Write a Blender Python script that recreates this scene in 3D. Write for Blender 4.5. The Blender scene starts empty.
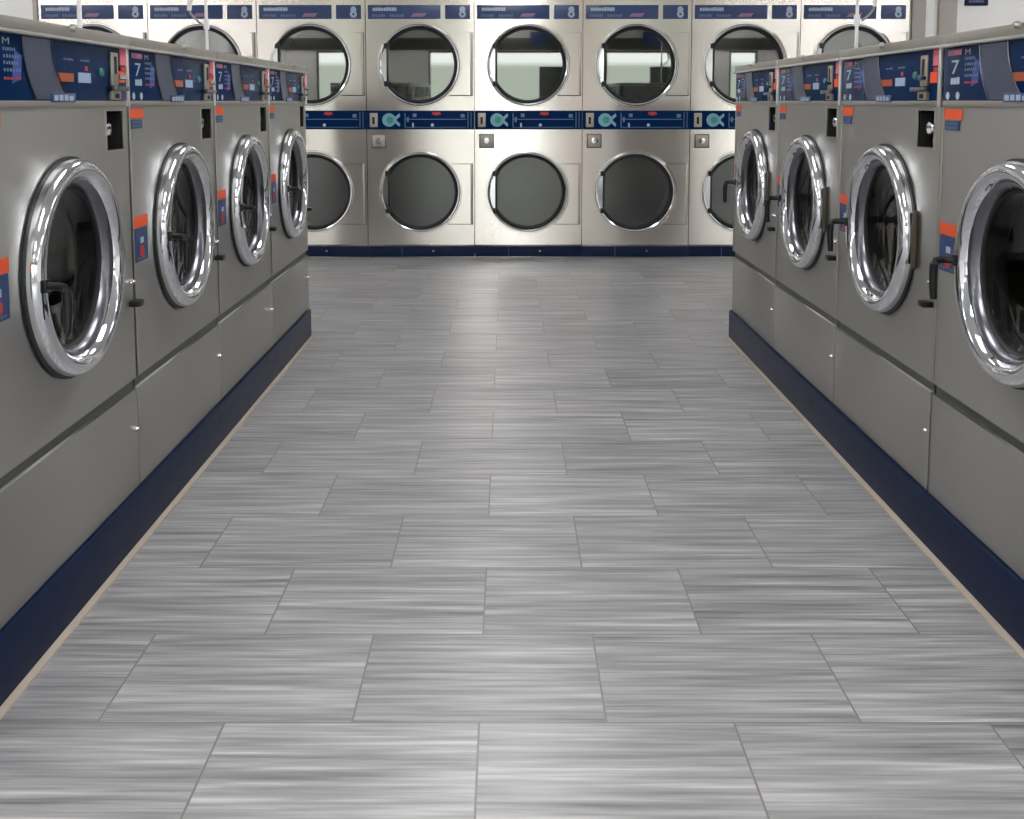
import bpy, bmesh, math, random
from mathutils import Vector, Matrix
random.seed(4)
S = bpy.context.scene
COL = S.collection
PI = math.pi
F, CX, HY, CAMZ = 1050.0, 507.35, 101.4, 1.170   # focal length, middle column and horizon row in pixels, eye height
PITCH = 0.0983                                 # the camera looks slightly down


def lin(r, g, b):
    def c(v):
        v /= 255.0
        return v / 12.92 if v <= 0.04045 else ((v + 0.055) / 1.055) ** 2.4
    return (c(r), c(g), c(b), 1.0)


# ------------------------------------------------------------------ materials
class N:
    def __init__(self, name):
        self.m = bpy.data.materials.new(name)
        self.m.use_nodes = True
        self.t = self.m.node_tree
        self.b = self.t.nodes['Principled BSDF']
        self.out = self.t.nodes['Material Output']

    def n(self, kind, **kw):
        x = self.t.nodes.new(kind)
        for k, v in kw.items():
            setattr(x, k, v)
        return x

    def l(self, a, b):
        self.t.links.new(a, b)

    def math(self, op, a, b=None):
        x = self.n('ShaderNodeMath', operation=op)
        for i, v in enumerate((a, b)):
            if v is None:
                continue
            if isinstance(v, (int, float)):
                x.inputs[i].default_value = v
            else:
                self.l(v, x.inputs[i])
        return x.outputs[0]

    def ramp(self, fac, stops):
        r = self.n('ShaderNodeValToRGB')
        e = r.color_ramp.elements
        while len(e) < len(stops):
            e.new(0.5)
        for i, (p, c) in enumerate(stops):
            e[i].position = p
            e[i].color = c
        self.l(fac, r.inputs[0])
        return r.outputs[0]

    def coords(self, scale):
        tc = self.n('ShaderNodeTexCoord')
        mp = self.n('ShaderNodeMapping')
        mp.inputs['Scale'].default_value = scale
        self.l(tc.outputs['Object'], mp.inputs[0])
        return mp.outputs[0]

    def noise(self, scale, vec, detail=4.0, rough=0.55):
        x = self.n('ShaderNodeTexNoise')
        x.inputs['Scale'].default_value = scale
        x.inputs['Detail'].default_value = detail
        x.inputs['Roughness'].default_value = rough
        if vec is not None:
            self.l(vec, x.inputs['Vector'])
        return x.outputs['Fac']

    def set(self, col=None, rough=None, metal=None, spec=None, **kw):
        i = self.b.inputs
        if col is not None:
            i['Base Color'].default_value = col
        if rough is not None:
            i['Roughness'].default_value = rough
        if metal is not None:
            i['Metallic'].default_value = metal
        if spec is not None:
            i['Specular IOR Level'].default_value = spec
        for k, v in kw.items():
            i[k.replace('_', ' ')].default_value = v
        return self


def plain(name, rgb, rough=0.5, metal=0.0, spec=0.5, wear=0.06, **kw):
    """Flat paint or plastic, with a faint uneven sheen."""
    a = N(name).set(lin(*rgb), rough, metal, spec, **kw)
    f = a.noise(18.0, a.coords((1, 1, 1)))
    a.l(a.math('ADD', a.math('MULTIPLY', f, wear * 2), max(0.0, rough - wear)), a.b.inputs['Roughness'])
    return a.m


def brushed(name, rgb, r0, r1, stretch, aniso=0.0, bump=0.02):
    """Brushed stainless sheet: streaky roughness and a very fine grain."""
    a = N(name).set(lin(*rgb), 0.3, 1.0)
    v = a.coords(stretch)
    f = a.noise(1.0, v, 5.0, 0.6)
    a.l(a.math('ADD', a.math('MULTIPLY', f, r1 - r0), r0), a.b.inputs['Roughness'])
    a.b.inputs['Anisotropic'].default_value = aniso
    tg = a.n('ShaderNodeCombineXYZ')
    tg.inputs[2].default_value = 1.0           # the sheets are brushed level, so highlights spread upright
    if aniso > 0:
        a.l(tg.outputs[0], a.b.inputs['Tangent'])
    g = a.noise(0.55, a.coords((1.6, 1.6, 1.6)), 2.0)
    b = a.n('ShaderNodeBump')
    b.inputs['Strength'].default_value = bump
    b.inputs['Distance'].default_value = 0.02
    a.l(a.math('ADD', f, a.math('MULTIPLY', g, 3.0)), b.inputs['Height'])
    if bump > 0:
        a.l(b.outputs[0], a.b.inputs['Normal'])
    return a.m


def glass(name, tint, refl, rough=0.02, clear=0.8):
    """Tinted door glass: see-through, with a mirror share that grows at grazing angles."""
    a = N(name)
    tr = a.n('ShaderNodeBsdfTransparent')
    tr.inputs[0].default_value = lin(*tint)
    gl = a.n('ShaderNodeBsdfGlossy')
    gl.inputs['Roughness'].default_value = rough
    lw = a.n('ShaderNodeLayerWeight')
    lw.inputs[0].default_value = 0.5
    fac = a.math('ADD', a.math('MULTIPLY', a.math('POWER', lw.outputs['Facing'], 4.0), 0.85), refl)
    mx = a.n('ShaderNodeMixShader')
    a.l(fac, mx.inputs[0])
    a.l(tr.outputs[0], mx.inputs[1])
    a.l(gl.outputs[0], mx.inputs[2])
    a.l(mx.outputs[0], a.out.inputs[0])
    return a.m


def emit(name, rgb, strength):
    a = N(name)
    a.set(lin(*rgb), 0.4)
    a.b.inputs['Emission Color'].default_value = lin(*rgb)
    a.b.inputs['Emission Strength'].default_value = strength
    return a.m


M = {}
M['steel'] = brushed('washer_stainless', (176, 175, 171), 0.38, 0.5, (3, 3, 160), 0.88)
M['steel_dark'] = brushed('shade_and_border_steel', (112, 112, 114), 0.4, 0.55, (3, 3, 160))
M['edge_steel'] = brushed('pale_edge_steel', (226, 224, 220), 0.28, 0.38, (3, 3, 120))
M['cap_steel'] = brushed('cap_steel', (184, 180, 173), 0.34, 0.5, (3, 3, 120))
M['dryer_steel'] = brushed('dryer_stainless', (244, 238, 231), 0.18, 0.23, (2, 2, 60), 0.9, 0.0)
M['chrome'] = plain('chrome', (226, 228, 232), 0.08, 1.0, wear=0.03)
M['soft_chrome'] = plain('satin_chrome', (122, 122, 128), 0.26, 1.0, wear=0.04)
M['drum_steel'] = brushed('drum_steel', (158, 154, 144), 0.16, 0.3, (4, 60, 4))
M['navy'] = plain('navy_gloss_panel', (6, 38, 78), 0.25, spec=0.04)
M['navy_matte'] = plain('navy_plinth_paint', (9, 27, 58), 0.42, spec=0.2)
M['navy_strip'] = plain('navy_strip', (42, 64, 110), 0.3)
M['glare_band'] = plain('glare_grey_metallic', (92, 100, 126), 0.3, 0.85)  # grey of the glare on the glossy panel, put into a metallic colour
M['pale'] = plain('pale_print', (166, 180, 198), 0.5)
M['pale_dim'] = plain('dim_pale_print', (92, 112, 146), 0.5)
M['pink'] = plain('pink_print', (214, 112, 126), 0.5)
M['mauve'] = plain('mauve_print', (146, 112, 142), 0.5)
M['orange'] = plain('orange_print', (222, 80, 32), 0.5)
M['redp'] = plain('red_print', (176, 44, 46), 0.5)
M['sticker_navy'] = plain('navy_sticker', (34, 56, 98), 0.45)
M['teal'] = plain('teal_print', (118, 160, 180), 0.5)
M['green'] = plain('green_print', (44, 150, 122), 0.5)
M['royal'] = plain('royal_blue_print', (36, 66, 140), 0.5)
M['led_orange'] = emit('orange_display', (150, 70, 34), 0.08)
M['led_green'] = emit('green_light', (22, 110, 92), 0.1)
M['led_white'] = emit('white_display', (140, 160, 188), 0.08)
M['black'] = plain('black_plastic', (12, 12, 14), 0.3)
M['rubber'] = plain('dark_rubber', (24, 24, 25), 0.55)
M['void'] = plain('dark_recess', (14, 13, 12), 0.7)
M['beige_metal'] = plain('beige_bezel', (168, 162, 150), 0.35, 0.7)
M['hinge_metal'] = plain('dull_hinge_metal', (92, 84, 76), 0.45, 0.6)
M['caulk'] = plain('beige_caulk', (180, 168, 154), 0.7)
M['wglass'] = glass('washer_glass', (206, 209, 204), 0.03)
M['dglass_up'] = glass('dryer_glass', (196, 204, 200), 0.30)
M['dglass_low'] = glass('dim_reflection_glass', (160, 168, 166), 0.17, 0.22)  # same glass as the upper doors; darker tint and blur imitate a dim reflection
M['white_paint'] = plain('white_wall_paint', (250, 249, 247), 0.6)
M['grey_trim'] = plain('warm_grey_trim', (172, 165, 158), 0.5)
M['tan_wall'] = plain('tan_wall_paint', (216, 178, 158), 0.6)
M['grey_wall'] = plain('pale_wall_paint', (222, 219, 214), 0.6)
M['ceil'] = plain('ceiling_tile', (230, 230, 228), 0.8)
M['conduit'] = plain('white_conduit', (236, 236, 235), 0.4)
M['cord'] = plain('grey_cord', (150, 145, 140), 0.5)
M['dark_frame'] = plain('dark_window_frame', (58, 58, 56), 0.5)
M['lamp'] = emit('lamp_diffuser', (253, 253, 254), 10.0)
M['pane'] = glass('window_glass', (245, 248, 246), 0.02)


def floor_mat():
    a = N('striated_grey_floor_tile')
    tc = a.n('ShaderNodeTexCoord')
    sep = a.n('ShaderNodeSeparateXYZ')
    a.l(tc.outputs['Object'], sep.inputs[0])
    bw, rh = 0.4819, 0.3314
    x = a.math('ADD', sep.outputs[0], 0.0532 + bw * 40)
    y = a.math('ADD', sep.outputs[1], rh * 40 - 1.8811)
    cb = a.n('ShaderNodeCombineXYZ')
    a.l(x, cb.inputs[0]); a.l(y, cb.inputs[1])
    br = a.n('ShaderNodeTexBrick', offset=0.5, offset_frequency=2, squash=1.0)
    br.inputs['Color1'].default_value = (0, 0, 0, 1)
    br.inputs['Color2'].default_value = (1, 1, 1, 1)
    br.inputs['Mortar'].default_value = (0.5, 0.5, 0.5, 1)
    br.inputs['Scale'].default_value = 1.0
    br.inputs['Mortar Size'].default_value = 0.0022
    br.inputs['Mortar Smooth'].default_value = 0.3
    br.inputs['Brick Width'].default_value = bw
    br.inputs['Row Height'].default_value = rh
    a.l(cb.outputs[0], br.inputs['Vector'])
    rnd = a.math('MULTIPLY', br.outputs['Color'], 37.0)
    # streaks that run along the tile, different on every tile
    def streak(sx, sy, k):
        c = a.n('ShaderNodeCombineXYZ')
        a.l(a.math('ADD', a.math('MULTIPLY', x, sx), a.math('MULTIPLY', rnd, k)), c.inputs[0])
        a.l(a.math('MULTIPLY', y, sy), c.inputs[1])
        a.l(rnd, c.inputs[2])
        return a.noise(1.0, c.outputs[0], 3.0, 0.5)
    s1 = streak(2.6, 48.0, 1.7)
    s2 = streak(4.5, 130.0, 0.9)
    s3 = streak(0.9, 14.0, 2.3)
    mixv = a.math('ADD', a.math('ADD', a.math('MULTIPLY', s1, 0.50), a.math('MULTIPLY', s2, 0.28)), a.math('MULTIPLY', s3, 0.22))
    tone = a.math('ADD', mixv, a.math('MULTIPLY', a.math('SUBTRACT', br.outputs['Color'], 0.5), 0.03))
    col = a.ramp(tone, [(0.33, lin(100, 99, 101)), (0.45, lin(138, 137, 139)), (0.55, lin(164, 163, 164)), (0.66, lin(200, 199, 197))])
    mx = a.n('ShaderNodeMix', data_type='RGBA')
    a.l(br.outputs['Fac'], mx.inputs['Factor'])
    a.l(col, mx.inputs['A'])
    mx.inputs['B'].default_value = lin(122, 116, 110)
    a.l(mx.outputs['Result'], a.b.inputs['Base Color'])
    a.l(a.math('ADD', a.math('MULTIPLY', s1, 0.16), 0.26), a.b.inputs['Roughness'])
    a.b.inputs['Specular IOR Level'].default_value = 0.7
    bp = a.n('ShaderNodeBump')
    bp.inputs['Strength'].default_value = 0.25
    bp.inputs['Distance'].default_value = 0.002
    a.l(a.math('SUBTRACT', mixv, a.math('MULTIPLY', br.outputs['Fac'], 0.8)), bp.inputs['Height'])
    a.l(bp.outputs[0], a.b.inputs['Normal'])
    return a.m


M['floor'] = floor_mat()


def perforated():
    """Dryer drum back: pale steel with rows of punched holes."""
    a = N('perforated_drum_back').set(lin(122, 124, 122), 0.4, 0.6)
    v = a.n('ShaderNodeTexVoronoi', feature='F1')
    v.inputs['Scale'].default_value = 46.0
    v.inputs['Randomness'].default_value = 0.0
    a.l(a.coords((1, 1, 1)), v.inputs['Vector'])
    a.l(a.ramp(v.outputs['Distance'], [(0.25, lin(22, 24, 24)), (0.34, lin(118, 122, 120))]), a.b.inputs['Base Color'])
    return a.m


M['perf'] = perforated()


# ------------------------------------------------------------------ mesh building
class MB:
    def __init__(self, dz=0.0, sx=1.0):
        self.bm = bmesh.new()
        self.mats = []
        self.dz, self.sx = dz, sx

    def mi(self, m):
        if m not in self.mats:
            self.mats.append(m)
        return self.mats.index(m)

    def face(self, vs, m, smooth=False):
        try:
            f = self.bm.faces.new(vs)
        except ValueError:
            return None
        f.material_index = self.mi(m)
        f.smooth = smooth
        return f

    def v(self, x, y, z):
        return self.bm.verts.new((x, y, z))

    def box(self, x0, x1, y0, y1, z0, z1, m, bev=0.0):
        p = [self.v(x, y, z) for z in (z0, z1) for y in (y0, y1) for x in (x0, x1)]
        fs = [self.face([p[i] for i in q], m) for q in ((0, 2, 3, 1), (4, 5, 7, 6), (0, 1, 5, 4), (1, 3, 7, 5), (3, 2, 6, 7), (2, 0, 4, 6))]
        if bev > 0:
            es = list({e for f in fs for e in f.edges})
            r = bmesh.ops.bevel(self.bm, geom=es, offset=bev, segments=2, affect='EDGES', profile=0.6)
            for f in r['faces']:
                f.material_index = self.mi(m)
                f.smooth = True
        return self

    def quad(self, x0, x1, z0, z1, y, m):
        self.face([self.v(x0, y, z0), self.v(x1, y, z0), self.v(x1, y, z1), self.v(x0, y, z1)], m)
        return self

    def prism(self, pts, y0, y1, m):
        """Outline of (x, z) pushed from y0 back to y1."""
        a = [self.v(x, y0, z) for x, z in pts]
        b = [self.v(x, y1, z) for x, z in pts]
        self.face(a, m); self.face(b[::-1], m)
        n = len(pts)
        for i in range(n):
            self.face([a[i], b[i], b[(i + 1) % n], a[(i + 1) % n]], m)
        return self

    def lathe(self, prof, cx, cz, m, seg=72, a0=0.0, a1=2 * PI, cap=None):
        """Profile of (radius, y) turned about the axis that runs along y through (cx, cz)."""
        full = abs(a1 - a0 - 2 * PI) < 1e-6
        n = seg if full else seg + 1
        rings = []
        for r, y in prof:
            if r < 1e-6:
                rings.append([self.v(cx, y, cz)])
            else:
                rings.append([self.v(cx + r * math.cos(a0 + (a1 - a0) * i / seg), y, cz + r * math.sin(a0 + (a1 - a0) * i / seg)) for i in range(n)])
        for A, B in zip(rings, rings[1:]):
            for i in range(seg):
                j = (i + 1) % n
                if len(A) == 1:
                    self.face([A[0], B[i], B[j]], m, True)
                elif len(B) == 1:
                    self.face([A[i], A[j], B[0]], m, True)
                else:
                    self.face([A[i], A[j], B[j], B[i]], m, True)
        return self

    def plate_hole(self, x0, x1, z0, z1, cx, cz, r, y, lip, m, seg=72, rx=None):
        """Flat plate facing -y with a round hole, and a lip that runs back from the hole."""
        ang = [2 * PI * i / seg for i in range(seg)]
        ang += [math.atan2(z - cz, x - cx) % (2 * PI) for x in (x0, x1) for z in (z0, z1)]
        ang = sorted(set(round(a, 6) for a in ang))
        O, I, L = [], [], []
        for a in ang:
            c, s = math.cos(a), math.sin(a)
            t = 1e9
            if c > 1e-9: t = min(t, (x1 - cx) / c)
            if c < -1e-9: t = min(t, (x0 - cx) / c)
            if s > 1e-9: t = min(t, (z1 - cz) / s)
            if s < -1e-9: t = min(t, (z0 - cz) / s)
            O.append(self.v(cx + c * t, y, cz + s * t))
            I.append(self.v(cx + c * (rx or r), y, cz + s * r))
            L.append(self.v(cx + c * (rx or r), y + lip, cz + s * r))
        n = len(ang)
        for i in range(n):
            j = (i + 1) % n
            self.face([O[i], O[j], I[j], I[i]], m)
            self.face([I[i], I[j], L[j], L[i]], m)
        return self

    def tube(self, pts, r, m, seg=10, cap=True):
        pts = [Vector(p) for p in pts]
        rings = []
        up = Vector((0, 0, 1))
        for i, p in enumerate(pts):
            d = (pts[min(i + 1, len(pts) - 1)] - pts[max(i - 1, 0)]).normalized()
            ref = up if abs(d.dot(up)) < 0.95 else Vector((1, 0, 0))
            u = d.cross(ref).normalized()
            w = d.cross(u).normalized()
            rr = r[i] if isinstance(r, (list, tuple)) else r
            rings.append([self.bm.verts.new(p + (u * math.cos(2 * PI * k / seg) + w * math.sin(2 * PI * k / seg)) * rr) for k in range(seg)])
        for A, B in zip(rings, rings[1:]):
            for k in range(seg):
                j = (k + 1) % seg
                self.face([A[k], A[j], B[j], B[k]], m, True)
        if cap:
            self.face(rings[0], m); self.face(rings[-1][::-1], m)
        return self

    def glyph(self, text, x, z, size, y, m, width=None, height=None):
        """Raised lettering from the built-in typeface, centred at (x, z)."""
        cu = bpy.data.curves.new('lettering', 'FONT')
        cu.body = text; cu.size = size; cu.align_x = 'CENTER'; cu.align_y = 'CENTER'
        cu.resolution_u = 3
        o = bpy.data.objects.new('lettering', cu)
        me = bpy.data.meshes.new_from_object(o)
        xs = [v.co.x for v in me.vertices]; zs = [v.co.y for v in me.vertices]
        kx = (width / (max(xs) - min(xs))) if width else 1.0
        kz = (height / (max(zs) - min(zs))) if height else 1.0
        mx, mz = (max(xs) + min(xs)) / 2, (max(zs) + min(zs)) / 2
        vs = [self.v(x + (v.co.x - mx) * kx, y, z + (v.co.y - mz) * kz) for v in me.vertices]
        for p in me.polygons:
            self.face([vs[i] for i in p.vertices], m)
        bpy.data.objects.remove(o); bpy.data.curves.remove(cu); bpy.data.meshes.remove(me)
        return self

    def marks(self, x0, x1, z0, z1, y, m, n, gap=0.28, seed=1):
        """A line of worn print too small to read: a row of uneven strokes."""
        rn = random.Random(seed)
        w = (x1 - x0) / n
        for i in range(n):
            a = x0 + w * i
            h = (z1 - z0) * rn.uniform(0.78, 1.0)
            self.quad(a, a + w * (1 - gap * rn.uniform(0.6, 1.2)), z0, z0 + h, y, m)
        return self

    def build(self, name, parent=None, fix=True):
        if fix:
            bmesh.ops.recalc_face_normals(self.bm, faces=self.bm.faces[:])
        if self.sx != 1.0:
            bmesh.ops.scale(self.bm, verts=self.bm.verts[:], vec=(self.sx, 1, 1))
        if self.dz:
            bmesh.ops.translate(self.bm, verts=self.bm.verts[:], vec=(0, 0, self.dz))
        me = bpy.data.meshes.new(name)
        self.bm.to_mesh(me)
        self.bm.free()
        for m in self.mats:
            me.materials.append(M[m])
        me.set_sharp_from_angle(angle=math.radians(35))
        o = bpy.data.objects.new(name, me)
        COL.objects.link(o)
        if parent is not None:
            o.parent = parent
        return o


def tag(o, label=None, cat=None, group=None, kind=None):
    for k, v in (('label', label), ('category', cat), ('group', group), ('kind', kind)):
        if v:
            o[k] = v
    return o


def empty(name, loc=(0, 0, 0), rz=0.0):
    o = bpy.data.objects.new(name, None)
    o.empty_display_size = 0.1
    COL.objects.link(o)
    o.location = loc
    o.rotation_euler = (0, 0, rz)
    return o


def copy_tree(o, parent=None):
    c = o.copy()
    COL.objects.link(c)
    if parent is not None:
        c.parent = parent
    for ch in [k for k in ALL_CHILDREN.get(o.name, [])]:
        copy_tree(ch, c)
    return c


ALL_CHILDREN = {}


def index_children(root):
    ALL_CHILDREN.clear()
    for o in bpy.data.objects:
        if o.parent is not None:
            ALL_CHILDREN.setdefault(o.parent.name, []).append(o)


# ------------------------------------------------------------------ washing machine
PL = 0.140                     # height of the plinth the washers stand on
KX = 1.094                     # widens that grid to the true width
WW = 0.737                      # pitch of one washer
g = 0.003                      # half the seam between neighbours


def make_washer():
    root = empty('washing_machine')
    D = lambda: MB(-PL, KX)          # sheet work, drawn on a 0.737 wide grid
    DD = lambda: MB(-PL)             # round parts about the door centre
    x0, x1 = g, WW - g
    DG, DZ = 0.384, 0.796
    DC = DG * KX
    b = D()
    # upper front sheet: the door hole below, the lock recess above
    zt, zs, zb = 1.163, 1.145, 0.438
    LX0, LX1, LZ0, LZ1 = 0.598, 0.698, 1.049, 1.146
    zd = 1.045
    b.plate_hole(x0, x1, zb, zd, DG, DZ, 0.203, 0, 0.05, 'steel', rx=0.203 / KX)
    b.quad(x0, LX0, zd, zt, 0, 'steel'); b.quad(LX1, x1, zd, zt, 0, 'steel')
    b.quad(LX0, LX1, LZ1, zt, 0, 'steel'); b.quad(LX0, LX1, zd, LZ0, 0, 'steel')
    # flanks, back, top and underside
    for x in (x0, x1):
        b.face([b.v(x, 0, zb), b.v(x, 0, zt), b.v(x, 0.75, zt), b.v(x, 0.75, zb)], 'steel')
    b.face([b.v(x0, 0.75, PL), b.v(x1, 0.75, PL), b.v(x1, 0.75, 1.30), b.v(x0, 0.75, 1.30)], 'steel')
    b.box(x0, x1, 0.012, 0.75, PL, 0.16, 'steel')
    for x in (x0, x1):
        b.face([b.v(x, 0.012, PL), b.v(x, 0.012, zb), b.v(x, 0.75, zb), b.v(x, 0.75, PL)], 'steel')
        b.face([b.v(x, 0.006, zt), b.v(x, 0.006, 1.30), b.v(x, 0.75, 1.30), b.v(x, 0.75, zt)], 'steel')
    b.build('cabinet', root, fix=False)
    # thin folded edge down the sheet's left side
    D().box(x0, x0 + 0.005, -0.004, 0.0, 0.44, zt, 'cap_steel', 0.0015).build('side_trim', root)
    # lower service panel, with its pair of screws at the seam
    lp = D().box(x0, x1, 0.0, 0.02, PL + 0.004, 0.410, 'steel', 0.001).build('service_panel', root)
    sc = D()
    for dx in (0.0,):
        sc.lathe([(0.0, -0.009), (0.005, -0.008), (0.007, -0.003), (0.007, 0.001)], x1 - 0.016 + dx, 0.303 + dx * 0.25, 'chrome', 14)
    sc.build('screw', lp)
    D().box(x0, x1, 0.010, 0.02, 0.405, 0.444, 'steel_dark').build('groove_shade_strip', root)  # darker steel stands in for the shade in the groove
    # ledge under the control panel
    D().box(x0, x1, -0.005, 0.05, 1.158, 1.172, 'cap_steel', 0.003).build('ledge', root)
    # control panel and all that is on it
    P = -0.004
    cp = D().box(x0, x1, P, 0.04, 1.171, 1.306, 'navy', 0.003).build('control_panel', root)
    y = P - 0.0012
    bd = D()
    L, R = [], []
    for i in range(9):
        t = i / 8.0
        z = 1.174 + t * 0.128
        L.append((0.192 + 0.050 * (1 - t) ** 2.2, z))
        R.append((0.318 + 0.075 * (1 - t) ** 2.0, z))
    for i in range(8):
        bd.face([bd.v(L[i][0], y, L[i][1]), bd.v(R[i][0], y, R[i][1]), bd.v(R[i + 1][0], y, R[i + 1][1]), bd.v(L[i + 1][0], y, L[i + 1][1])], 'glare_band')
    bd.build('curved_glare_band', cp)  # panel band whose grey tone stands in for glare
    for E in (L, R):
        D().tube([(p[0], y - 0.001, p[1]) for p in E], 0.0022, 'soft_chrome', 6).build('band_edging', cp)
    pr = D()
    pr.quad(0.026, 0.100, 1.283, 1.297, y, 'mauve')
    pr.quad(0.060, 0.096, 1.285, 1.295, y - .0005, 'pink')
    pr.build('pink_strip', cp)
    pr = D()
    pr.glyph('7', 0.068, 1.254, 0.05, y, 'pale', 0.040, 0.034)
    pr.build('number_mark', cp)
    D().marks(0.046, 0.094, 1.212, 1.231, y, 'pale', 3, 0.1, 3).build('number_caption', cp)
    for cx in (0.033, 0.086):
        D().lathe([(0.0, y), (0.010, y)], cx, 1.184, 'pale', 12).build('round_icon', cp)
    D().glyph('M', 0.130, 1.289, 0.02, y, 'pale', 0.026, 0.013).build('letter_mark', cp)
    pr = D()
    for k, (z, w, m) in enumerate(((1.270, .05, 'pale_dim'), (1.256, .066, 'pale_dim'), (1.243, .06, 'pale_dim'), (1.229, .07, 'pale_dim'))):
        pr.marks(0.118, 0.118 + w, z, z + 0.007, y, m, 6, 0.35, k)
    pr.build('text_block', cp)
    D().marks(0.118, 0.188, 1.213, 1.219, y, 'redp', 6, 0.35, 4).build('red_text_line', cp)
    D().prism([(0.15, 1.205), (0.185, 1.215), (0.192, 1.262), (0.165, 1.272), (0.155, 1.24)], y + .0006, y + .001, 'royal').build('blue_flash', cp)
    for a in (0.375, 0.46):
        D().marks(a, a + 0.05, 1.262, 1.267, y, 'pale_dim', 6, 0.3, 9).build('display_caption', cp)
    D().quad(0.482, 0.497, 1.241, 1.252, y, 'redp').build('red_mark', cp)
    D().box(0.342, 0.420, y - 0.001, P, 1.214, 1.233, 'led_orange').build('orange_display', cp)
    wd = D().box(0.446, 0.510, y - 0.001, P, 1.213, 1.236, 'led_white')
    wd.build('digit_display', cp)
    D().lathe([(0.0, y - 0.004), (0.008, y - 0.003), (0.011, P)], 0.574, 1.240, 'led_green', 20).build('start_button', cp)
    npb = D().box(0.309, 0.422, y - 0.003, P, 1.168, 1.188, 'navy_strip', 0.001)
    npb.marks(0.317, 0.414, 1.172, 1.185, y - 0.0036, 'pale', 4, 0.22, 5)
    npb.build('name_plate', cp)
    cs = D()
    cs.box(0.622, 0.660, -0.012, P, 1.210, 1.291, 'beige_metal', 0.003)
    cs.box(0.634, 0.648, -0.0132, -0.0115, 1.238, 1.281, 'void')
    cs.box(0.600, 0.680, -0.030, P, 1.196, 1.208, 'soft_chrome', 0.003)
    cs.box(0.614, 0.668, -0.014, P, 1.174, 1.196, 'beige_metal', 0.002)
    cs.box(0.630, 0.652, -0.0152, -0.0135, 1.178, 1.189, 'void')
    cs.tube([(0.655, -0.016, 1.231), (0.664, -0.03, 1.231)], 0.008, 'chrome', 10)
    cs.build('coin_slot', cp)
    st = D()
    st.box(0.686, 0.732, y - 0.001, P, 1.262, 1.303, 'pink')
    st.box(0.672, 0.712, y - 0.001, P, 1.218, 1.246, 'orange')
    st.box(0.690, 0.726, y - 0.001, P, 1.247, 1.258, 'redp')
    st.build('coin_sticker', cp)
    # cap over the panel
    cp2 = D().box(x0, x1, -0.014, 0.75, 1.312, 1.338, 'cap_steel', 0.005).box(x0, x1, -0.020, 0.75, 1.304, 1.312, 'edge_steel', 0.003).build('top_cap', root)
    D().lathe([(0.0, -0.033), (0.006, -0.032), (0.009, -0.026), (0.009, -0.02)], 0.385, 1.332, 'cap_steel', 14).build('cap_screw', cp2)
    D().box(x1 - 0.010, x1, -0.010, 0.02, 1.156, 1.336, 'edge_steel', 0.002).build('seam_trim', root)
    # coin box lock in its recess
    rc = D()
    d = 0.055
    for q in (((LX0, 0, LZ0), (LX0, 0, LZ1), (LX0, d, LZ1), (LX0, d, LZ0)), ((LX1, 0, LZ0), (LX1, d, LZ0), (LX1, d, LZ1), (LX1, 0, LZ1)),
              ((LX0, 0, LZ1), (LX1, 0, LZ1), (LX1, d, LZ1), (LX0, d, LZ1)), ((LX0, 0, LZ0), (LX0, d, LZ0), (LX1, d, LZ0), (LX1, 0, LZ0)),
              ((LX0, d, LZ0), (LX0, d, LZ1), (LX1, d, LZ1), (LX1, d, LZ0))):
        rc.face([rc.v(*p) for p in q], 'void')
    fw = 0.006
    rc.box(LX0 - fw, LX0, -0.003, 0.004, LZ0 - fw, LZ1 + fw, 'cap_steel'); rc.box(LX1, LX1 + fw, -0.003, 0.004, LZ0 - fw, LZ1 + fw, 'cap_steel')
    rc.box(LX0, LX1, -0.003, 0.004, LZ0 - fw, LZ0, 'cap_steel'); rc.box(LX0, LX1, -0.003, 0.004, LZ1, LZ1 + fw, 'steel')
    rco = rc.build('lock_recess', root, fix=False)
    lk = D()
    lk.box(0.606, 0.678, 0.030, 0.054, LZ0 + 0.008, LZ1 - 0.012, 'soft_chrome', 0.004)
    lk.lathe([(0.0, 0.008), (0.016, 0.009), (0.019, 0.014), (0.019, 0.030)], 0.640, 1.100, 'chrome', 20)
    lk.lathe([(0.0, 0.020), (0.009, 0.021), (0.009, 0.031)], 0.644, 1.066, 'chrome', 14)
    lk.build('coin_box_lock', rco)
    # stickers on the sheet
    s1 = D()
    s1.box(0.014, 0.104, -0.0018, -0.0002, 1.126, 1.150, 'orange')
    s1.box(0.018, 0.094, -0.0018, -0.0002, 1.098, 1.122, 'sticker_navy')
    s1.marks(0.026, 0.086, 1.112, 1.118, -0.0023, 'pale_dim', 5, 0.3, 2); s1.marks(0.026, 0.080, 1.102, 1.108, -0.0023, 'pale_dim', 5, 0.3, 4)
    s1.build('warning_sticker', root)
    s2 = D()
    s2.box(0.012, 0.110, -0.0018, -0.0002, 0.834, 0.864, 'orange')
    s2.box(0.016, 0.106, -0.0016, -0.0002, 0.742, 0.833, 'sticker_navy')
    s2.quad(0.052, 0.076, 0.790, 0.806, -0.0022, 'pale'); s2.quad(0.030, 0.046, 0.800, 0.820, -0.0022, 'royal')
    s2.lathe([(0.0, -0.0023), (0.017, -0.0023)], 0.062, 0.768, 'redp', 14)
    s2.marks(0.026, 0.096, 0.747, 0.754, -0.0022, 'pale_dim', 6, 0.3, 6)
    s2.build('instruction_sticker', root)
    # door: chrome ring, rubber, funnel, glass, handle, hinge
    dr = DD()
    dr.lathe([(0.244, 0.0), (0.246, -0.012), (0.2455, -0.022), (0.242, -0.031), (0.235, -0.037), (0.226, -0.040), (0.217, -0.039), (0.209, -0.035),
              (0.203, -0.028), (0.199, -0.020)], DC, DZ, 'chrome', 96)
    dr.lathe([(0.199, -0.020), (0.195, -0.019), (0.184, -0.008), (0.181, 0.002)], DC, DZ, 'soft_chrome', 96)
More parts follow.
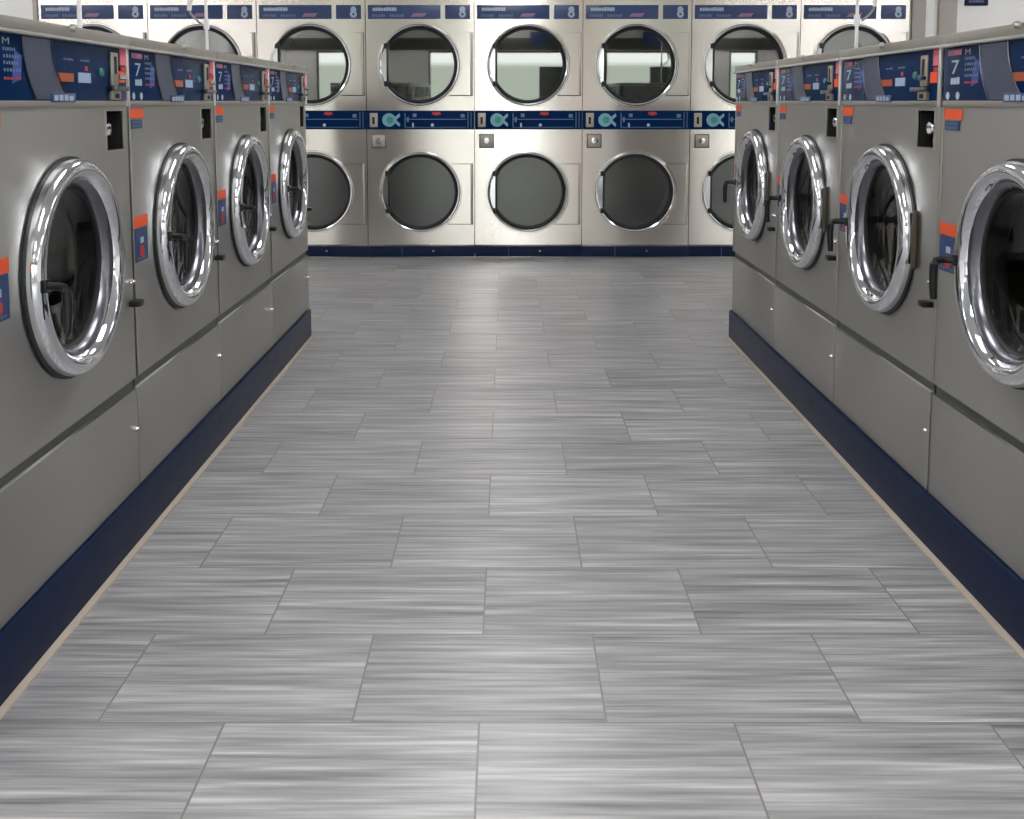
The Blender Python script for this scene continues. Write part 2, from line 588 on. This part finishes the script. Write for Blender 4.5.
    dr.lathe([(0.181, 0.002), (0.176, 0.006), (0.176, 0.045)], DC, DZ, 'rubber', 96)
    dr.lathe([(0.251, 0.0), (0.251, -0.005), (0.244, -0.006)], DC, DZ, 'rubber', 96)
    door = dr.build('door', root, fix=False)
    DD().lathe([(0.176, 0.012), (0.160, 0.018), (0.13, 0.026), (0.08, 0.033), (0.0, 0.035)], DC, DZ, 'wglass', 64).build('glass', door, fix=False)
    ha = DD()
    hx = DC - 0.224
    hz = DZ - 0.004
    ha.tube([(hx, -0.036, hz), (hx - 0.005, -0.053, hz), (hx - 0.008, -0.070, hz), (hx - 0.008, -0.080, hz - 0.003),
             (hx - 0.008, -0.085, hz - 0.011), (hx - 0.008, -0.086, hz - 0.035), (hx - 0.008, -0.085, hz - 0.070), (hx - 0.008, -0.083, hz - 0.096)],
            [0.009, 0.009, 0.009, 0.010, 0.0105, 0.010, 0.0095, 0.0085], 'black', 12)
    ha.box(hx - 0.014, hx + 0.012, -0.046, -0.030, hz - 0.014, hz + 0.014, 'black', 0.004)
    ha.build('handle', door)
    hi = DD()
    hi.box(DC + 0.246, DC + 0.255, -0.011, 0.0, DZ - 0.080, DZ + 0.080, 'hinge_metal', 0.004)
    hi.box(DC + 0.2475, DC + 0.2535, -0.014, -0.010, DZ - 0.072, DZ + 0.072, 'hinge_metal', 0.002)
    hi.build('hinge', door)
    # tub behind the door
    tb = DD()
    tb.lathe([(0.206, 0.046), (0.182, 0.048), (0.182, 0.060)], DC, DZ, 'rubber', 72)
    tb.lathe([(0.182, 0.060), (0.215, 0.062), (0.215, 0.075), (0.240, 0.080)], DC, DZ, 'rubber', 72)
    tub = tb.build('door_seal', root, fix=False)
    dm = DD()
    dm.lathe([(0.215, 0.082), (0.240, 0.090), (0.240, 0.420), (0.225, 0.440), (0.0, 0.446)], DC, DZ, 'drum_steel', 72)
    drum = dm.build('drum', root, fix=False)
    rb = DD()
    for k in range(3):
        a = PI / 2 + 0.5 + k * 2 * PI / 3
        c, s = math.cos(a), math.sin(a)
        pts = [(0.240, -0.045), (0.185, -0.016), (0.185, 0.016), (0.240, 0.045)]
        A = [rb.v(DC + c * r - s * t, 0.10, DZ + s * r + c * t) for r, t in pts]
        B = [rb.v(DC + c * r - s * t, 0.43, DZ + s * r + c * t) for r, t in pts]
        rb.face(A, 'drum_steel'); rb.face(B[::-1], 'drum_steel')
        for i in range(3):
            rb.face([A[i], B[i], B[i + 1], A[i + 1]], 'drum_steel')
    rb.build('drum_ribs', drum)
    # black bumper at the seam with two chrome screws over it
    bp = D()
    bp.box(x1 - 0.034, x1 - 0.001, -0.030, 0.0, 0.634, 0.651, 'black', 0.005)
    bump = bp.build('bumper', root)
    sc = D()
    for dx in (0.0, 0.018):
        sc.lathe([(0.0, -0.010), (0.005, -0.009), (0.007, -0.003), (0.007, 0.001)], x1 - 0.027 + dx, 0.698, 'chrome', 14)
    sc.build('bumper_screw', bump)
    return root


WL, WR = 0.9893, 1.1109          # how far the two rows stand from the camera's line
washer = make_washer()
index_children(washer)
left_words = [
    'stainless front-load washer at the camera end of the left row, its near side cut off',
    'stainless front-load washer in the left row, second from the camera, whole door in view',
    'stainless front-load washer in the left row, third from the camera, second from the dryers',
    'stainless front-load washer at the dryer end of the left row, smallest in that row',
]
right_words = [
    'stainless front-load washer at the dryer end of the right row, smallest in that row',
    'stainless front-load washer in the right row, second from the dryers',
    'stainless front-load washer in the right row, second from the camera, whole door in view',
    'stainless front-load washer at the camera end of the right row, its door cut off',
]
for i, t in enumerate(left_words):
    o = washer if i == 0 else copy_tree(washer)
    o.location = (-WL, 1.9385 + 0.8065 * i, PL)
    o.rotation_euler = (0, 0, PI / 2)
    tag(o, t, 'washing machine', 'front-load washers in the left row')
for i, t in enumerate(right_words):
    o = copy_tree(washer)
    o.location = (WR, 5.120 - 0.811 * i, PL)
    o.rotation_euler = (0, 0, -PI / 2)
    tag(o, t, 'washing machine', 'front-load washers in the right row')

# plinths under the rows, with the caulk line along the floor
def plinth(xf, sgn, y0, y1, label):
    r = empty('washer_plinth', (xf, y0, 0))
    n = 4
    m = MB()
    L = y1 - y0
    xa, xb = (0.0, sgn * 0.74)
    m.box(min(xa, xb), max(xa, xb), 0, L, 0, PL, 'navy_matte', 0.003)
    m.build('kick_board', r)
    c = MB()
    a, b = sorted((-sgn * 0.017, sgn * 0.002))
    c.box(a, b, 0, L + 0.004, 0.0, 0.007, 'caulk', 0.002)
    c.build('caulk_line', r)
    tag(r, label, 'plinth')
    return r


plinth(-0.979, -1, 1.75, 5.162, 'navy blue plinth with beige caulk line under the left row of washers')
plinth(1.100, 1, 1.80, 5.134, 'navy blue plinth with beige caulk line under the right row of washers')

# ------------------------------------------------------------------ stacked dryers
DW = 0.802
DY = 7.831                     # plane of the dryer fronts


def pz(yp):
    c, s_ = math.cos(PITCH), math.sin(PITCH)
    t = (HY + F * math.tan(PITCH) - yp) / F
    return CAMZ + DY * (t * c - s_) / (c + t * s_)


def make_dryer():
    root = empty('stacked_dryer')
    x0, x1 = 0.003, DW - 0.003
    cx = 0.396
    zu, zl = 1.438, 0.496
    b = MB()
    b.plate_hole(x0, x1, pz(110.5), pz(21), cx, zu, 0.272, 0, 0.05, 'dryer_steel')
    b.plate_hole(x0, x1, pz(245), pz(129.5), cx, zl, 0.272, 0, 0.05, 'dryer_steel')
    b.box(x0, x1, 0.0, 0.06, pz(21), 1.95, 'dryer_steel')
    b.box(x0, x1, 0.06, 0.95, 1.90, 1.95, 'dryer_steel')
    for x in (x0, x1):
        b.face([b.v(x, 0, 0.09), b.v(x, 0, 1.95), b.v(x, 0.95, 1.95), b.v(x, 0.95, 0.09)], 'dryer_steel')
    b.face([b.v(x0, 0.95, 0), b.v(x1, 0.95, 0), b.v(x1, 0.95, 1.95), b.v(x0, 0.95, 1.95)], 'dryer_steel')
    b.box(x0, x1, 0.03, 0.95, 0.0, 0.012, 'dryer_steel')
    b.build('cabinet', root, fix=False)
    # top header with the two navy plates
    y = -0.004
    hp = MB()
    hp.box(0.020, 0.555, y, 0.002, pz(19), pz(5), 'navy_strip', 0.002)
    hp.marks(0.056, 0.235, pz(11), pz(7.2), y - .0008, 'pale', 9, 0.18, 3)
    hp.marks(0.052, 0.15, pz(17), pz(14), y - .0008, 'pale_dim', 7, 0.3, 5)
    hp.marks(0.18, 0.29, pz(17), pz(14), y - .0008, 'pale_dim', 7, 0.3, 6)
    hp.prism([(0.335, pz(16.8)), (0.43, pz(16.8)), (0.455, pz(13.2)), (0.36, pz(13.2))], y - .0012, y, 'mauve')
    hp.build('header_plate', root)
    hq = MB()
    hq.box(0.588, 0.772, y, 0.002, pz(19), pz(5), 'navy_strip', 0.002)
    for zc, r in ((pz(9.4), 0.022), (pz(14.2), 0.026)):
        hq.lathe([(0.0, y - .001), (r, y - .001)], 0.716, zc, 'pale', 16)
    hq.lathe([(0.0, y - .0015), (0.009, y - .0015)], 0.716, pz(14.2), 'navy_strip', 12)
    hq.build('number_plate', root)
    # control strip between the two tumblers
    cs = MB().box(x0, x1, -0.010, 0.05, pz(129.3), pz(110.7), 'navy', 0.003).build('control_strip', root)
    y = -0.0115
    k = MB()
    k.box(0.026, 0.084, -0.020, -0.009, pz(127), pz(113), 'beige_metal', 0.004)
    k.box(0.045, 0.063, -0.021, -0.0195, pz(124), pz(117), 'void')
    k.build('coin_slot', cs)
    k = MB()
    zc = pz(120)
    k.lathe([(0.0, y - .001), (0.050, y - .001)], 0.168, zc, 'teal', 28)
    k.prism([(0.20, zc + 0.012), (0.246, zc + 0.05), (0.252, zc + 0.03), (0.222, zc)], y - .0016, y, 'teal')
    k.prism([(0.20, zc - 0.012), (0.246, zc - 0.05), (0.252, zc - 0.03), (0.222, zc)], y - .0016, y, 'teal')
    k.lathe([(0.0, y - .002), (0.026, y - .002)], 0.176, zc, 'green', 20)
    k.build('round_emblem', cs)
    k = MB()
    k.quad(0.285, 0.74, pz(119.6), pz(118.9), y, 'pale_dim'); k.quad(0.285, 0.74, pz(127.5), pz(127), y, 'pale_dim')
    k.quad(0.284, 0.290, pz(127), pz(113), y, 'pale_dim'); k.quad(0.752, 0.757, pz(128), pz(112), y, 'pale_dim'); k.quad(0.775, 0.779, pz(128), pz(112), y, 'pale_dim')
    k.quad(0.300, 0.315, pz(122), pz(117), y, 'pale_dim'); k.quad(0.345, 0.372, pz(117), pz(113.5), y, 'pale_dim'); k.quad(0.34, 0.352, pz(127.5), pz(123), y, 'pale')
    k.quad(0.70, 0.73, pz(117.5), pz(114), y, 'pale_dim')
    k.build('printed_scale', cs)
    MB().prism([(0.485, pz(114.3)), (0.52, pz(115.6)), (0.555, pz(114.3)), (0.545, pz(111.8)), (0.495, pz(111.8))], y - .001, y, 'redp').build('red_emblem', cs)
    MB().lathe([(0.0, y - .001), (0.012, y - .001)], 0.49, pz(125), 'pale', 12).build('indicator_dot', cs)
    # lock under the strip
    lk = MB()
    lk.box(0.034, 0.145, -0.005, 0.0, pz(148), pz(134), 'steel_dark', 0.003)
    lk.box(0.044, 0.135, -0.010, 0.0, pz(146.7), pz(135.3), 'beige_metal', 0.003)
    lk.lathe([(0.0, -0.024), (0.022, -0.022), (0.027, -0.012), (0.027, -0.005)], 0.090, pz(140.5), 'chrome', 20)
    lk.build('coin_box_lock', root)
    # base
    kb = MB()
    kb.box(x0, x1, 0.004, 0.06, 0.006, pz(246.3), 'navy_matte', 0.002)
    kb.box(0.250, 0.256, 0.001, 0.005, 0.008, pz(246.6), 'navy_strip')
    kbo = kb.build('base_panel', root)
    MB().lathe([(0.0, -0.006), (0.010, -0.004), (0.013, 0.005)], 0.49, pz(251), 'soft_chrome', 14).build('base_screw', kbo)
    MB().box(x0, x1, -0.006, 0.03, pz(246.4), pz(244.6), 'soft_chrome', 0.002).build('base_trim', root)
    # the two doors
    for zc, dy0, dy1, up in ((zu, pz(95), pz(33), True), (zl, pz(223.5), pz(164), False)):
        d = MB()
        d.lathe([(0.300, 0.0), (0.301, -0.014), (0.298, -0.024), (0.291, -0.030), (0.284, -0.028), (0.279, -0.018), (0.278, -0.004)], cx, zc, 'chrome', 96)
        d.lathe([(0.312, 0.0), (0.309, -0.004), (0.299, -0.004)], cx, zc, 'dryer_steel', 96)
        d.lathe([(0.278, -0.004), (0.270, -0.010), (0.260, -0.008), (0.257, 0.004), (0.257, 0.03)], cx, zc, 'rubber', 96)
        door = d.build('door', root, fix=False)
        rs = 40.0
        prof = [(r, 0.0 + (rs - math.sqrt(rs * rs - r * r))) for r in (0.2565, 0.22, 0.19, 0.15, 0.1, 0.05)] + [(0.0, 0.0)]
        MB().lathe(prof, cx, zc, 'dglass_up' if up else 'dglass_low', 64).build('glass', door, fix=False)
        h = MB()
        ch = 0.236                                 # the pull cuts the ring along an upright chord
        zz = math.sqrt(0.268 ** 2 - ch ** 2)
        n = 12
        arc = [(cx - math.sqrt(0.283 ** 2 - (zz * (1 - 2 * i / n)) ** 2), zc + zz * (1 - 2 * i / n)) for i in range(n + 1)]
        h.prism([(cx - ch, zc - zz), (cx - ch, zc + zz)] + arc, -0.019, 0.004, 'chrome')
        h.box(cx - ch - 0.006, cx - ch + 0.010, -0.024, 0.006, zc - zz - 0.01, zc + zz + 0.01, 'black', 0.004)
        for sz in (-1, 1):
            h.box(cx - ch - 0.024, cx - ch + 0.012, -0.033, 0.004, zc + sz * (zz + 0.012) - 0.020, zc + sz * (zz + 0.012) + 0.020, 'black', 0.006)
        h.build('handle', door)
        # hinge cover: a raised plate whose inner side follows the ring
        p = []
        zmid = (dy0 + dy1) / 2
        for i in range(13):
            z = dy0 + (dy1 - dy0) * i / 12
            dz = z - zc
            p.append((cx + math.sqrt(max(0.0, 0.312 ** 2 - dz * dz)), z))
        p = [(0.785, dy0)] + [(0.785, dy1)] + p[::-1]
        hc = MB()
        hc.prism(p, -0.026, -0.004, 'dryer_steel')
        hc.prism([(0.790, dy0 - .007), (0.790, dy1 + .004)] + p[2:-1] + [(p[-1][0], dy0 - .007)], -0.004, 0.0, 'steel_dark')  # dark rim paints the seam gap and the shadow below the plate
        hc.box(0.772, 0.785, -0.033, -0.004, dy0 - .003, dy1 + .003, 'cap_steel', 0.002)
        hc.build('hinge_cover', door)
        t = MB()
        t.lathe([(0.272, 0.05), (0.272, 0.10), (0.345, 0.11), (0.345, 0.70)], cx, zc, 'perf', 64)
        t.lathe([(0.345, 0.70), (0.0, 0.70)], cx, zc, 'perf', 64)
        t.build('drum', root, fix=False)
    return root


dryer = make_dryer()
index_children(dryer)
dryer_words = [
    'stacked double dryer at the left end of the row, mostly hidden by washers',
    'stacked double dryer second from the left end, a white conduit crossing its upper door',
    'stacked double dryer third from the left end, lower door half hidden by a washer',
    'stacked double dryer fourth from the left end, first with both doors whole',
    'stacked double dryer in the middle of the aisle, fifth from the left end',
    'stacked double dryer sixth from the left end, just right of the aisle middle',
    'stacked double dryer seventh from the left end, lower door half hidden by right washer',
    'stacked double dryer at the right end of the row, only its top showing above washers',
]
for i, t in enumerate(dryer_words):
    o = dryer if i == 0 else copy_tree(dryer)
    o.location = (-3.4527 + DW * i, DY, 0)
    tag(o, t, 'dryer', 'stacked dryers along the back wall')

# ------------------------------------------------------------------ conduits with their cords
def conduit(x, y, side, lab1, lab2, k):
    m = MB()
    m.tube([(0, 0, 0.0), (0, 0, 2.8985 - 1.3385)], 0.0078, 'conduit', 12)
    z = 0.2
    m.tube([(0, 0, z - 0.025), (0, 0, z + 0.025)], 0.014, 'conduit', 12)
    o = m.build('electrical_conduit')
    o.location = (x, y, 1.3385)
    tag(o, lab1, 'conduit', 'white conduits above the washers')
    c = MB()
    s = side
    pts = [(s * 0.0215, 0, 1.538), (s * 0.034, 0, 1.546), (s * 0.055, 0, 1.565), (s * 0.075, 0, 1.590), (s * 0.080, 0, 1.62), (s * 0.072, 0, 1.66), (s * 0.058, 0, 1.72), (s * 0.046, 0, 1.8), (s * 0.040, 0, 2.0), (s * 0.038, 0, 2.895)]
    c.tube(pts, 0.0055, 'cord', 8)
    co = c.build('power_cord')
    co.location = (x, y, 0)
    pl = MB()
    pl.tube([(s * 0.081, 0, 1.602), (s * 0.074, 0, 1.655)], [0.010, 0.013], 'conduit', 10)
    pl.tube([(s * 0.074, 0, 1.655), (s * 0.064, 0, 1.69)], [0.012, 0.008], 'black', 10)
    pl.build('coupling', co)
    tag(co, lab2, 'cord', 'grey cords beside the conduits')


conduit(-1.44, 5.085, -1, 'white vertical conduit rising behind the dryer end of the left washers', 'thin grey cord looping beside the left conduit in front of the second dryer', 0)
conduit(-1.44, 3.579, -1, 'white vertical conduit nearest the camera, rising above the second left washer', 'thin grey cord looping beside the conduit nearest the camera', 1)
conduit(1.60, 4.865, 1, 'white vertical conduit rising above the right washers before the last dryer', 'thin grey cord looping beside the conduit above the right washers', 2)

# ------------------------------------------------------------------ the room
RX0, RX1, RY0, RY1, RZ = -5.2, 5.6, -5.0, 9.0, 2.9
YB = 7.90                      # face of the wall around the dryers


def struct(mb, name, label=None, cat=None, fix=True):
    o = mb.build(name, fix=fix)
    return tag(o, label, cat, kind='structure')


f = MB()
f.box(RX0, RX1, RY0, RY1, -0.06, 0.0, 'floor')
struct(f, 'floor', 'grey striated rectangular floor tiles laid in running bond', 'floor')
struct(MB().box(RX0, RX1, RY0, RY1, RZ, RZ + 0.08, 'ceil'), 'ceiling', 'plain white ceiling above the aisle', 'ceiling')
struct(MB().box(RX0 - 0.1, RX0, RY0, RY1, 0, RZ, 'white_paint'), 'wall_left', 'white side wall beyond the left washers', 'wall')
struct(MB().box(RX1, RX1 + 0.1, RY0, RY1, 0, RZ, 'white_paint'), 'wall_right', 'white side wall beyond the right washers', 'wall')
w = MB()
w.box(RX0, -3.485, YB, YB + 0.12, 0, RZ, 'white_paint')
w.box(2.975, RX1, YB, YB + 0.12, 0, RZ, 'white_paint')
w.box(-3.485, 2.975, YB, YB + 0.12, 1.952, RZ, 'white_paint')
struct(w, 'wall_back', 'white back wall around and above the stacked dryers', 'wall')
struct(MB().box(-3.490, -3.456, DY - 0.01, YB + 0.1, 0, 1.95, 'grey_trim', 0.003), 'trim_1', 'beige trim at the left end of the dryers', 'trim')
struct(MB().box(2.998, 3.098, YB - 0.03, YB, 0, RZ, 'grey_trim', 0.004), 'trim_2', 'narrow grey upright beside the last dryer', 'trim')
struct(MB().box(3.194, 3.325, YB - 0.04, YB, 0, RZ, 'grey_trim', 0.004), 'trim_3', 'wider grey upright next to the navy sign', 'trim')
sg = empty('wall_sign', (3.39, YB, 1.876))
MB().box(0, 0.172, -0.014, 0, 0, 0.26, 'navy_matte', 0.004).build('sign_board', sg)
MB().marks(0.03, 0.145, 0.022, 0.042, -0.015, 'pale_dim', 7, 0.25, 8).build('printed_markings', sg)
tag(sg, 'small navy sign on the white wall above the right washers', 'sign')

# shopfront wall behind the camera: daylight comes through its windows
wins = [(-3.7, -2.75), (-1.5, -0.72), (-0.42, 1.32), (1.76, 3.50), (4.25, 4.95)]
z0, z1 = 0.55, 2.22
w = MB()
w.box(RX0, RX1, RY0 - 0.12, RY0, 0, z0, 'grey_wall')
w.box(RX0, RX1, RY0 - 0.12, RY0, z1, RZ, 'grey_wall')
xs = [RX0] + [v for p in wins for v in p] + [RX1]
for i in range(0, len(xs), 2):
    w.box(xs[i], xs[i + 1], RY0 - 0.12, RY0, z0, z1, 'grey_wall')
struct(w, 'wall_front', 'grey shopfront wall with windows behind the camera', 'wall')
struct(MB().box(1.33, 1.75, RY0, RY0 + 0.10, 0, RZ, 'tan_wall', 0.005), 'trim_4', 'tan pier between the shop windows', 'trim')
struct(MB().box(RX0, RX1, RY0, RY0 + 0.06, z1 + 0.02, 2.52, 'dark_frame', 0.005), 'trim_5', 'dark header beam over the shop windows', 'trim')
for i, (a, b) in enumerate(wins):
    m = MB()
    t = 0.05
    m.box(a, a + t, RY0 - 0.09, RY0 - 0.02, z0, z1, 'dark_frame'); m.box(b - t, b, RY0 - 0.09, RY0 - 0.02, z0, z1, 'dark_frame')
    m.box(a + t, b - t, RY0 - 0.09, RY0 - 0.02, z0, z0 + t, 'dark_frame'); m.box(a + t, b - t, RY0 - 0.09, RY0 - 0.02, z1 - t, z1, 'dark_frame')
    if i in (2, 3):
        m.box(a + 1.1, b - t, RY0 - 0.08, RY0 - 0.03, z0 + t, 1.84, 'dark_frame')
    o = struct(m, 'window_%d' % (i + 1), None, None)
    MB().box(a + t, b - t, RY0 - 0.06, RY0 - 0.054, z0 + t, z1 - t, 'pane').build('pane', o)

for i, a in enumerate((0.45, 2.66)):
    sg = MB().box(a, a + 0.42, RY0 + 0.062, RY0 + 0.10, 2.36, 2.66, 'navy_strip', 0.004)
    struct(sg, 'trim_%d' % (6 + i), 'navy panel over the shop window', 'trim')

# ceiling lamps: aisle row, plus unseen side and front lamps added to brighten walls
k = 0
for yy in (-3.9, -1.5, 0.9, 3.3, 5.7):
    for xx in (-4.3, 0.0, 4.3):
        r = empty('unseen_ceiling_light', (xx, yy, RZ))
        fr = MB()
        fr.box(-0.32, -0.29, -0.62, 0.62, -0.03, 0, 'white_paint'); fr.box(0.29, 0.32, -0.62, 0.62, -0.03, 0, 'white_paint')
        fr.box(-0.29, 0.29, -0.62, -0.59, -0.03, 0, 'white_paint'); fr.box(-0.29, 0.29, 0.59, 0.62, -0.03, 0, 'white_paint')
        fr.build('frame', r)
        MB().box(-0.29, 0.29, -0.59, 0.59, -0.018, -0.004, 'lamp').build('diffuser', r)
        tag(r, 'unseen white rectangular ceiling lamp above the laundry floor', 'lamp', 'ceiling lamps above the laundry')

# ------------------------------------------------------------------ daylight outside
wd = bpy.data.worlds.new('daylight')
S.world = wd
wd.use_nodes = True
nt = wd.node_tree
bg = nt.nodes['Background']
tc = nt.nodes.new('ShaderNodeTexCoord')
sp = nt.nodes.new('ShaderNodeSeparateXYZ')
nt.links.new(tc.outputs['Generated'], sp.inputs[0])
rp = nt.nodes.new('ShaderNodeValToRGB')
mp = nt.nodes.new('ShaderNodeMath'); mp.operation = 'MULTIPLY_ADD'
mp.inputs[1].default_value = 0.5; mp.inputs[2].default_value = 0.5
nt.links.new(sp.outputs[2], mp.inputs[0]); nt.links.new(mp.outputs[0], rp.inputs[0])
e = rp.color_ramp.elements
e[0].position = 0.516; e[0].color = (0.150, 0.162, 0.140, 1)      # street below the skyline
e[1].position = 0.519; e[1].color = (0.33, 0.33, 0.325, 1)
x = e.new(0.56); x.color = (0.36, 0.36, 0.36, 1)
x = e.new(0.62); x.color = (1.0, 1.0, 1.0, 1)
nt.links.new(rp.outputs[0], bg.inputs[0])
bg.inputs[1].default_value = 10.0

# ------------------------------------------------------------------ camera
cam = bpy.data.cameras.new('camera')
cam.sensor_width = 36.0
cam.sensor_fit = 'HORIZONTAL'
cam.lens = F / 1024.0 * 36.0
cam.shift_x = (512.0 - CX) / 1024.0
cam.shift_y = -(409.5 - HY - F * math.tan(PITCH)) / 1024.0
cam.clip_start = 0.05
co = bpy.data.objects.new('camera', cam)
COL.objects.link(co)
co.location = (0, 0, CAMZ)
co.rotation_euler = (PI / 2 - PITCH, 0, 0)
S.camera = co
vs = S.view_settings
vs.view_transform = 'Standard'
vs.look = 'None'
vs.gamma = 1.0
vs.use_curve_mapping = False
vs.exposure = 0.36
S.cycles.max_bounces = 10
S.cycles.transparent_max_bounces = 12
S.cycles.caustics_reflective = True
S.cycles.sample_clamp_indirect = 6.0
